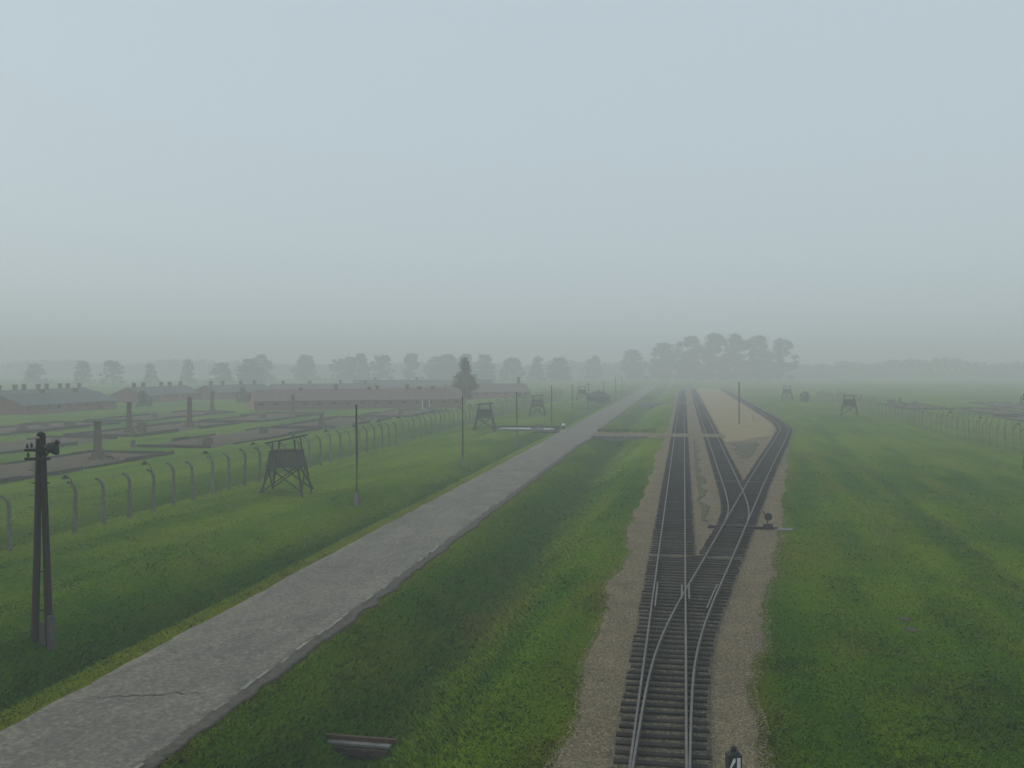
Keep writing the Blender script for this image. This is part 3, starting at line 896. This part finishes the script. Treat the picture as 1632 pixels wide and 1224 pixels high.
# ------------------------------------------------------------------ brick barracks
def barrack(x, y, rz, L, W, eave, ridge, label, tile='rooftile', chim=(), chim_h=1.3, cw=.9, win=True, white=False, grp="brick barracks"):
    """x, y: middle of the side that faces the road; length runs along local x"""
    t = empty("brick_barrack", (x, y, 0), rz, label, "building", grp)
    h = L / 2
    mb = MB()
    mb.add([(-h, 0, -.3), (h, 0, -.3), (h, W, -.3), (-h, W, -.3), (-h, 0, eave), (h, 0, eave), (h, W, eave), (-h, W, eave), (-h, W / 2, ridge), (h, W / 2, ridge)],
           [(0, 1, 5, 4), (2, 3, 7, 6), (1, 2, 6, 9, 5), (3, 0, 4, 8, 7), (3, 2, 1, 0), (4, 5, 9, 8), (6, 7, 8, 9)])
    mb.build("wall", M['brick'], t)
    mb = MB(); o = .45; sl_ = (ridge - eave) / (W / 2); th = .14
    for sgn in (0, 1):
        y0 = -o if sgn == 0 else W + o
        z0 = eave - o * sl_ + .03
        P = [(-h - .3, y0, z0), (h + .3, y0, z0), (h + .3, W / 2, ridge + .03), (-h - .3, W / 2, ridge + .03)]
        P += [(a, b, c + th) for a, b, c in P]
        fs = [(3, 2, 1, 0), (4, 5, 6, 7), (0, 1, 5, 4), (1, 2, 6, 5), (2, 3, 7, 6), (3, 0, 4, 7)]
        mb.add(P, fs if sgn == 0 else [tuple(reversed(q)) for q in fs])
    rf = mb.build("roof", M[tile], t)
    for (u, hh) in chim:
        MB().box((u * h, W / 2, ridge + hh / 2 - .3), (cw, .8, hh + .6)).box((u * h, W / 2, ridge + hh + .02), (cw + .2, 1.0, .16)).build("chimney", M['brick_stack'], rf)
    if win:
        n = int(L / 3.6)
        for k in range(n):
            u = (-h + L * (k + .5) / n)
            w = MB().box((u, -.02, eave * .62), (1.05, .10, .80)).build("window", M['glass'], t)
            MB().box((u, -.05, eave * .62 - .46), (1.2, .16, .10)).build("sill", M['concrete'], w)
    MB().box((h * .62, -.04, eave * .42), (1.2, .12, eave * .86)).build("door", M['wood'], t)
    if white:
        for dx in (-.95, .95):
            MB().box((h * .62 + dx, -.10, eave * .45), (.22, .16, eave * .9)).build("white_door_post", M['white'], t)
    return t, W
barrack(-82.5, 251.0, R(30), 55, 9.5, 2.35, 4.9, "long brick barrack with pinkish roof in the middle of the left field", 'rooftile',
        [(-.55, .5), (-.22, 1.3), (.10, .6), (.18, .9), (.48, 1.1), (.6, .6), (.74, .7)], white=True)
barrack(-66, 343, R(35), 30, 9.5, 2.3, 4.8, "hazy brick barrack right of the lone tree", 'rooftile', [(.85, 2.2), (-.3, .8)])
# barracks at far left: gable ends towards the road gate
_bl = [(-147.3, 224, R(90), 38, 11.5, 2.1, 4.4, "brick barrack at the far left showing its pale red gable end", [(-.2, 1.0), (.5, 1.0)]),
       (-172, 254, R(90), 44, 11.5, 2.3, 4.5, "grey-roofed barrack with a row of paired chimneys behind the left gable", [(-.9, 1.5), (-.74, 1.5), (-.45, 1.5), (-.28, 1.5), (0, 1.5), (.17, 1.5), (.45, 1.5), (.62, 1.5), (.88, 1.5)]),
       (-160, 297, R(90), 36, 11, 2.3, 4.5, "hazy barrack with chimneys, second in the far left row", [(-.8, 1.4), (-.5, 1.4), (.1, 1.4), (.4, 1.4), (.8, 1.4)]),
       (-150, 330, R(80), 34, 11, 2.3, 4.5, "faint barrack with chimneys behind the round dark tree", [(-.8, 1.4), (-.4, 1.4), (.2, 1.4), (.7, 1.4)]),
       (-128, 352, R(40), 40, 11, 2.3, 4.5, "faint barrack in the fog left of the long brick barrack", [(-.8, 1.2), (-.3, 1.2), (.3, 1.2), (.8, 1.2)])]
for (x, y, rz, L, W, e, r_, lab, ch) in _bl:
    barrack(x, y, rz, L, W, e, r_, lab, 'rooftile_grey', ch)
barrack(-110, 420, R(20), 60, 11, 2.4, 5.0, "faint long roof in the fog behind the pinkish barrack", 'rooftile_grey', [(-.7, 1.2), (-.1, 1.2), (.5, 1.2)])

# ------------------------------------------------------------------ ruins of wooden barracks
def rubble(mb, x, y, n, r, s, seed):
    rr = random.Random(seed)
    for _ in range(n):
        a, d = rr.uniform(0, 6.28), r * math.sqrt(rr.random())
        q = rr.uniform(.5, 1) * s
        m = Matrix.Rotation(rr.uniform(0, 3), 4, 'Z') @ Matrix.Rotation(rr.uniform(-.6, .6), 4, 'X')
        mb.box((x + d * math.cos(a), y + d * math.sin(a), .1 + (1 - d / r) * s * 1.2), (q, q * .8, q * .6), m=m)
def ruin(x0, x1, y0, y1, label, stacks=(), stubs=(), seed=1, grp="barrack foundations in the fields"):
    t = empty("barrack_ruin", ((x0 + x1) / 2, (y0 + y1) / 2, 0), 0, label, "ruin", grp)
    w, l = x1 - x0, y1 - y0
    nx, ny = 9, max(8, int(l / 1.6))
    X, Y = np.meshgrid(np.linspace(-w / 2, w / 2, nx), np.linspace(-l / 2, l / 2, ny))
    Z = 0.16 + 0.13 * fbm(X * .5 + seed * 7, Y * .5, seed + 90, 3)
    Z[0] = Z[-1] = -.12; Z[:, 0] = Z[:, -1] = -.12
    X = X + .35 * vnoise(X * .6, Y * .6 + seed, 7); Y = Y + .35 * vnoise(X * .6 + 9, Y * .6 + seed, 8)
    i = np.arange((nx - 1) * (ny - 1)); a = (i // (nx - 1)) * nx + i % (nx - 1)
    link("earth_floor", np_mesh("earth_floor", np.stack([X.ravel(), Y.ravel(), Z.ravel()], 1), np.stack([a, a + 1, a + nx + 1, a + nx], 1), M['ruin_floor']), t)
    rr = random.Random(seed)
    for sx in (-1, 1):           # broken foundation walls
        y = -l / 2
        while y < l / 2 - 1:
            seg = rr.uniform(4, 11); e = min(y + seg, l / 2)
            if rr.random() < .85:
                hgt_ = rr.uniform(.25, .55)
                MB().box((sx * w / 2 * .96 + rr.uniform(-.1, .1), (y + e) / 2, hgt_ / 2 - .1), (.32, e - y, hgt_ + .2), rr.uniform(-.015, .015)).build("foundation_wall", M['ruin_wall'], t)
            y = e + rr.uniform(.1, .8)
    for sy in (-1, 1):
        MB().box((0, sy * l / 2 * .97, .12), (w * .9, .32, .55)).build("foundation_wall", M['ruin_wall'], t)
    for (u, v, h) in stacks:
        mb = MB()
        px, py = u * w / 2, v * l / 2
        mb.bar((px, py, -.1), (px, py, .9), 1.15, 1.15, 1.0, 1.0).bar((px, py, .9), (px, py, h), .72, .72, .56, .56).box((px, py, h), (.72, .72, .16))
        mb.build("chimney", M['brick_stack'], t)
        mb = MB(); rubble(mb, px + .5, py, 22, 1.8, .45, seed + int(h * 10))
        tag(mb.build("rubble", M['brick_stack'], t), kind="stuff")
    for (u, v, s, h) in stubs:
        px, py = u * w / 2, v * l / 2
        MB().box((px, py, h / 2), (s, s * .9, h), rr.uniform(0, 1)).box((px + .1, py, h + .02), (s * .6, s * .6, .2), .3).build("stove_stub", M['brick_stack'], t)
    return t
ruin(-75, -63.0, 72, 117, "earth floor ruin nearest the fence with one tall chimney and rubble", [(.18, .60, 4.5)], [(.2, .1, .8, .8)], 1)
ruin(-74, -62.2, 125.5, 167, "ruin with a square brick stub beyond the first chimney", [], [(.4, -.75, 1.5, 1.05), (.15, .35, 1.4, .9), (-.98, -.99, .6, .9)], 2)
ruin(-73, -60.5, 170, 206, "ruin with a short thick chimney in the middle of the field", [(.45, -.93, 2.5)], [(.3, .45, 1.5, 1.0), (.5, .6, .6, .8)], 3)
ruin(-71, -58.5, 210, 243, "ruin in front of the long brick barrack's right end", [], [(.2, -.35, 1.0, .9), (.5, .75, 1.2, .9)], 4)
ruin(-97, -84, 108, 140, "ruin strip behind the first chimney, left side of the field", [], [(.3, .4, 1.0, .7)], 5)
ruin(-96.5, -84, 144, 182, "ruin with two tall chimneys in the second row", [(-.05, -.52, 5.0), (.45, .25, 5.4)], [(.2, -.45, 1.3, 1.6), (.9, -.98, .7, .8)], 6)
ruin(-95, -82, 186, 222, "ruin with a tall chimney in the second row, nearer the barrack", [(.3, .55, 4.5)], [(.2, -.3, 1.4, 1.0)], 7)
ruin(-120, -107, 138, 178, "hazy ruin in the third row with a broken brick block", [(.4, -.2, 1.2)], [(.75, .3, 1.9, 1.1), (.0, .3, 1.0, .9)], 8)
ruin(-119, -106, 184, 226, "hazy ruin with a chimney at its end in the third row", [(.25, .9, 4.9)], [(.1, -.3, 1.3, 1.0)], 9)
ruin(-119, -107, 92, 132, "ruin at the left picture edge in the third row", [], [(.5, .2, 1.1, .8)], 10)
g2 = "barrack foundations on the right"
ruin(66, 76, 196, 232, "nearest ruin strip behind the right fence", [], [(.2, .3, 1.2, .9), (-.5, -.4, 1.0, .8)], 11, g2)
ruin(68, 79, 240, 276, "second ruin strip behind the right fence", [], [(.2, .1, 1.2, 1.1)], 12, g2)
ruin(56, 67, 268, 306, "third ruin strip with two brick stubs on the right", [(.0, .9, 1.9)], [(.1, .1, 1.4, 1.3), (-.4, .9, 1.4, 1.4)], 13, g2)
ruin(84, 97, 262, 320, "faint farthest ruin strip at the right picture edge", [(.2, .2, 2.6)], [(.1, -.4, 1.2, 1.0)], 14, g2)

# small pale block lying before the long barrack
pb = empty("pale_block", (-62.0, 236.0, .1), .4, "small pale stone block in the field before the long barrack", "stone")
MB().bar((0, 0, 0), (0, 0, .75), 1.5, .8, 1.1, .6).build("block", M['kerb'], pb)
MB().box((1.3, .2, .12), (.9, .6, .3), .3).build("fragment", M['concrete'], pb)

# ------------------------------------------------------------------ trees
def crown_mesh(name, blobs, leaf, n, m, seed):
    rg = np.random.default_rng(seed)
    P, per = [], max(1, n // len(blobs))
    for (bx, by, bz, r, rz) in blobs:
        d = rg.normal(size=(per, 3)); d /= np.linalg.norm(d, axis=1)[:, None]
        rad = np.clip(rg.normal(.85, .33, per), .15, 1.7)
        P.append(np.array([bx, by, bz]) + d * rad[:, None] * np.array([r, r, rz]))
    P = np.concatenate(P)
    k = len(P)
    u = rg.normal(size=(k, 3)); u /= np.linalg.norm(u, axis=1)[:, None]
    w = np.cross(u, rg.normal(size=(k, 3))); w /= np.linalg.norm(w, axis=1)[:, None]
    s = (leaf * rg.uniform(.55, 1.3, k))[:, None]
    V = np.stack([P - u * s, P + w * s * .55, P + u * s, P - w * s * .55], 1).reshape(-1, 3)
    F = np.arange(4 * k).reshape(-1, 4)
    return np_mesh(name, V, F, m)
def trunk_mesh(name, h, r, limbs, seed):
    rr = random.Random(seed)
    mb = MB().tube([(0, 0, -.4), (rr.uniform(-.1, .1), 0, h * .35), (rr.uniform(-.3, .3), rr.uniform(-.3, .3), h * .75)], r, 8, r * .45)
    for (bx, by, bz, br, brz) in limbs:
        mb.tube([(0, 0, h * rr.uniform(.25, .45)), (bx * .5, by * .5, bz * .75), (bx, by, bz)], r * .42, 5, r * .12)
    return mb.mesh(name, M['bark'])
def blobs_round(h, w, n, seed, low=.3, top=.8):
    """many small clumps through a tapering, lopsided volume"""
    rr = random.Random(seed); out = []
    lop = [(rr.uniform(0, 6.28), rr.uniform(.1, .3)) for _ in range(3)]
    for k in range(n):
        t = rr.random() ** 1.15
        prof = (1 - t) ** .36 * (.72 + .5 * t) if t > .12 else .95
        a = rr.uniform(0, 6.28)
        d = w * prof * math.sqrt(rr.random()) * (1 + sum(q * math.cos((i + 1) * a + p_) for i, (p_, q) in enumerate(lop)))
        r = w * rr.uniform(.09, .21)
        out.append((d * math.cos(a), d * math.sin(a), low * h + t * (1 - low) * h * (1 - r / h) + r * .2, r, r * rr.uniform(.8, 1.3)))
    return out
TREE = []
for k, (h, w, n, low) in enumerate([(19.5, 6.6, 95, .03), (19, 5.4, 80, .03), (20, 7.4, 110, .04), (17, 4.6, 70, .03), (21, 5.8, 85, .05), (18, 7.0, 90, .02)]):
    b = blobs_round(h, w, n, 40 + k, low)
    TREE.append((crown_mesh("crown", b, .52, 7600, M['leaf'], 60 + k), trunk_mesh("trunk", h, .38, b[:9], 70 + k), h))
def tree(kind, x, y, h, wide, label, grp=None, cat="tree", name="tree"):
    cm, tm, hh = TREE[(kind + random.choice((0, 0, 2, 3, 4, 5))) % 6]
    t = empty(name, (x, y, 0), random.uniform(0, 6.28), label, cat, grp)
    s = h / hh
    t.scale = (s * wide, s * wide, s)
    link("crown", cm, t); link("trunk", tm, t)
    return t
ORD = ["first", "second", "third", "fourth", "fifth", "sixth", "seventh", "eighth", "ninth", "tenth", "eleventh", "twelfth", "thirteenth", "fourteenth", "fifteenth", "sixteenth", "seventeenth"]
grpA = "hazy tree row behind the barracks"
row = [(-296, 690, 19.5, 1.60, 2), (-283, 693, 20.0, 1.54, 0), (-269, 694, 18.8, 1.60, 2), (-253, 698, 19.4, 1.54, 1), (-241, 702, 18.2, 1.54, 3), (-228, 704, 19.8, 1.60, 0), (-214, 706, 20.0, 1.60, 2),
       (-194, 709, 20.0, 1.54, 1), (-183, 712, 20.2, 1.54, 0), (-168, 716, 19.0, 1.54, 2), (-155, 718, 19.4, 1.54, 1), (-139, 721, 18.6, 1.54, 3), (-124, 724, 19.2, 1.66, 0), (-106, 730, 18.4, 1.66, 2), (-88, 740, 17.6, 1.79, 0)]
for i, (x, y, h, w, k) in enumerate(row):
    tree(k, x + random.uniform(-3, 3), y + random.uniform(-25, 25), h * random.uniform(.86, 1.06), w * random.uniform(.8, 1.15), f"{ORD[i]} tree from the left in the hazy row behind the long barrack", grpA)
far_left = [(-401, 569, 12.5, 1.65, 0), (-372, 574, 14.5, 1.35, 1), (-352, 577, 15.0, 1.65, 2), (-329, 581, 13.0, 1.50, 0), (-306, 586, 15.0, 1.20, 3), (-284, 588, 13.0, 1.80, 2), (-268, 592, 15.5, 1.80, 0)]
for i, (x, y, h, w, k) in enumerate(far_left):
    tree(k, x, y, h, w, f"{ORD[i]} faint tree from the left edge above the chimneyed barracks", "faint trees at far left")
cen = [(-40, 830, 25, 1.5, 0), (-18, 810, 30, 1.5, 2), (4, 800, 34, 1.45, 0), (22, 790, 37, 1.35, 2), (40, 790, 36, 1.4, 0), (58, 800, 35, 1.45, 2), (74, 810, 33, 1.4, 0), (-75, 850, 20, 1.5, 2), (-105, 860, 19, 1.5, 0)]
for i, (x, y, h, w, k) in enumerate(sorted(cen)):
    tree(k, x, y, h, w, f"{ORD[i]} tree from the left in the pale grove where the tracks end", "pale grove at the end of the tracks")
# the lone brownish tree, round dark trees, bushes
b = [(0, 0, 11.7, 1.15, 1.5), (.3, 0, 10.0, 1.3, 1.1), (-1.3, .3, 7.9, 1.5, 1.3), (1.5, 0, 7.5, 1.5, 1.5), (-1.7, 0, 5.9, 1.6, 1.3), (1.9, .6, 5.4, 1.6, 1.3), (0, -.5, 4.3, 1.5, 1.3), (-1.3, .4, 3.1, 1.2, .9), (.9, 0, 2.6, 1.1, .9)]
lt = empty("lone_tree", (-61.5, 279.5, 0), 0, "lone upright brownish tree at the right end of the long barrack", "tree")
link("crown", crown_mesh("crown", b, .27, 4600, M['leaf_brown'], 91), lt)
link("trunk", trunk_mesh("trunk", 12.5, .28, b, 92), lt)
b2 = blobs_round(4.3, 2.4, 34, 93, .10)
_bc = crown_mesh("crown", b2, .30, 1500, M['leaf'], 94); _bt = trunk_mesh("trunk", 4.3, .16, b2[:6], 95)
for (x, y, s, lab) in ((-144, 250.5, 1.0, "round dark tree in front of the chimneyed barracks"), (-131, 285, 1.05, "round dark tree left of the long brick barrack"),
                       (36.5, 318, .75, "dark bush between the two hazy right-hand watchtowers")):
    t = empty("bush", (x, y, 0), random.uniform(0, 6), lab, "bush")
    t.scale = (s, s, s)
    link("crown", _bc, t); link("trunk", _bt, t)

# the wood that closes the plain, a mass nobody could count
def far_wood():
    n = 48000
    x = RNG.uniform(-760, 620, n); y = 985 + 60 * RNG.random(n) + .02 * np.abs(x)
    top = 15 + 5.5 * fbm(x * .03, x * 0, 141, 4) + 2.0 * vnoise(x * .22, x * 0, 9)
    z = top * RNG.random(n)
    P = np.stack([x, y, z], 1)
    u = RNG.normal(size=(n, 3)); u /= np.linalg.norm(u, axis=1)[:, None]
    w = np.cross(u, RNG.normal(size=(n, 3))); w /= np.linalg.norm(w, axis=1)[:, None]
    sz = RNG.uniform(.8, 2.0, n)[:, None]
    V = np.stack([P - u * sz, P + w * sz * .6, P + u * sz, P - w * sz * .6], 1).reshape(-1, 3)
    tag(link("far_wood", np_mesh("far_wood", V, np.arange(4 * n).reshape(-1, 4), M['leaf'])), "faint wood along the foggy horizon", "wood", kind="stuff")
far_wood()

# ------------------------------------------------------------------ grass blades and loose stones (uncountable)
def in_view(x, y, margin=3.0):
    cy_, sy_ = math.cos(R(9.716)), math.sin(R(9.716))
    d = -sy_ * x + cy_ * y
    r = cy_ * x + sy_ * y
    return (np.abs(r) < d * 0.51 + margin) & (d > 22)
def scatter(n, pw):
    """points in the picture's part of the meadow, thinning with distance"""
    d = 22 * (1 - RNG.random(n) * (1 - (22 / 190.0) ** pw)) ** (-1 / pw)
    r = RNG.uniform(-.54, .54, n) * d
    a = R(9.716)
    return math.cos(a) * r - math.sin(a) * d, math.sin(a) * r + math.cos(a) * d
def grass():
    x, y = scatter(820000, 0.5)
    e = RNG.normal(0, .16, len(x))
    ok = ((x < road_l(y) + .08 + np.minimum(np.abs(e) * 1.2, .3)) | (x > road_r(y) - .22 - np.minimum(np.abs(e) * 1.5, .4))) & ((x < grav_l(y) + .12 + e) | (x > grav_r(y) - .12 - e))
    d = np.hypot(x, y)
    ok &= RNG.random(len(x)) > sstep(70, 185, d + 12 * vnoise(x * .1, y * .1, 3))
    ok &= ~((x > -76) & (x < -57) & (y > 70))
    x, y, d = x[ok], y[ok], d[ok]
    n = len(x)
    z = zg(x, y)
    lush = np.clip(-z / .9, 0, 1)                       # wetter, longer grass down in the ditches
    tall = np.clip(fbm(x * .5, y * .5, 131, 3), 0, 1)
    h = (RNG.uniform(.02, .055, n) + .06 * lush + .05 * tall) * (1 + .004 * d)
    w = RNG.uniform(.007, .015, n) * (1 + .016 * d)
    ang = RNG.uniform(0, 2 * np.pi, n)
    lean = RNG.uniform(1.2, 2.6, n) * h
    la = RNG.uniform(0, 2 * np.pi, n)
    P = np.stack([x, y, z - .01], 1)
    t = np.stack([np.cos(ang), np.sin(ang), np.zeros(n)], 1) * w[:, None]
    tip = P + np.stack([np.cos(la) * lean, np.sin(la) * lean, h], 1)
    V = np.stack([P - t, P + t, tip], 1).reshape(-1, 3)
    F = np.arange(3 * n).reshape(-1, 3)
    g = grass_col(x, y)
    brown = (RNG.random(n) < .07)[:, None]
    g = np.where(brown, g * .4 + np.array([.12, .085, .016]) * .6, g) * (RNG.uniform(.8, 1.3, n) * (1 + .10 * vnoise(x * 1.4, y * 1.1, 151) + .08 * vnoise(x * 4.5, y * 3.5, 152)))[:, None]
    C = np.repeat(np.concatenate([g, np.ones((n, 1))], 1), 3, axis=0)
    me = np_mesh("grass", V, F, M['blades'], C)
    dx = (zg(x + .2, y) - zg(x - .2, y)) / .4; dy = (zg(x, y + .2) - zg(x, y - .2)) / .4
    N = np.stack([-dx, -dy, np.ones(n)], 1) + RNG.normal(0, .15, (n, 3))      # tufts stand up from the slope they grow on
    N /= np.linalg.norm(N, axis=1)[:, None]
    me.normals_split_custom_set_from_vertices(np.repeat(N, 3, axis=0).tolist())
    tag(link("grass", me), "short mown grass blades across the near meadow and ditch banks", "grass", kind="stuff")
grass()

def stones():
    d0 = 22 + (75 - 22) * RNG.random(60000) ** 1.8
    y = d0
    L, Rr = grav_l(y) - .12, grav_r(y) + .25
    x = L + (Rr - L) * RNG.random(len(y))
    ok = ~((x > c1(y) - 1.3) & (x < np.where(y < 58, np.maximum(c1(y), c3(y)), c1(y)) + 1.3))
    x, y = x[ok], y[ok]; n = len(x)
    s = RNG.uniform(.010, .028, n) * (1 + .006 * y)
    P = np.stack([x, y, np.full(n, .035)], 1)
    o = np.array([[1, 0, 0], [0, 1, 0], [-1, 0, 0], [0, -1, 0], [0, 0, .8]])
    a = RNG.uniform(0, 6.28, n)
    ca, sa = np.cos(a), np.sin(a)
    V = np.zeros((n, 5, 3))
    for k in range(5):
        q = o[k] * RNG.uniform(.6, 1.3, (n, 3))
        V[:, k, 0] = P[:, 0] + (q[:, 0] * ca - q[:, 1] * sa) * s
        V[:, k, 1] = P[:, 1] + (q[:, 0] * sa + q[:, 1] * ca) * s
        V[:, k, 2] = P[:, 2] + q[:, 2] * s
    b = np.arange(n) * 5
    F = np.concatenate([np.stack([b + i, b + (i + 1) % 4, b + 4], 1) for i in range(4)])
    g = np.array([.19, .152, .095])[None, :] * RNG.uniform(.35, 1.6, n)[:, None] + RNG.uniform(0, .05, n)[:, None]
    C = np.repeat(np.concatenate([g, np.ones((n, 1))], 1), 5, axis=0)
    tag(link("gravel_stones", np_mesh("gravel_stones", V.reshape(-1, 3), F, M['blades'], C)), "loose pale stones on the gravel beside the near track", "gravel", kind="stuff")
stones()

# ------------------------------------------------------------------ the fog
HAZE_DENSITY = 0.0021
hz = MB().box((0, 1025, 19.0), (2900, 2650, 43.0))
hm = bpy.data.materials.new("fog")
hm.use_nodes = True
hn = hm.node_tree
hn.nodes.clear()
ho = hn.nodes.new("ShaderNodeOutputMaterial")
hv = hn.nodes.new("ShaderNodeVolumePrincipled")
hv.inputs["Color"].default_value = (0.87, 0.88, 0.90, 1)
hv.inputs["Density"].default_value = HAZE_DENSITY
hv.inputs["Anisotropy"].default_value = 0.0
hn.links.new(hv.outputs[0], ho.inputs["Volume"])
haze = hz.build("haze", hm)
tag(haze, "grey fog lying over the whole meadow", "fog", kind="stuff")
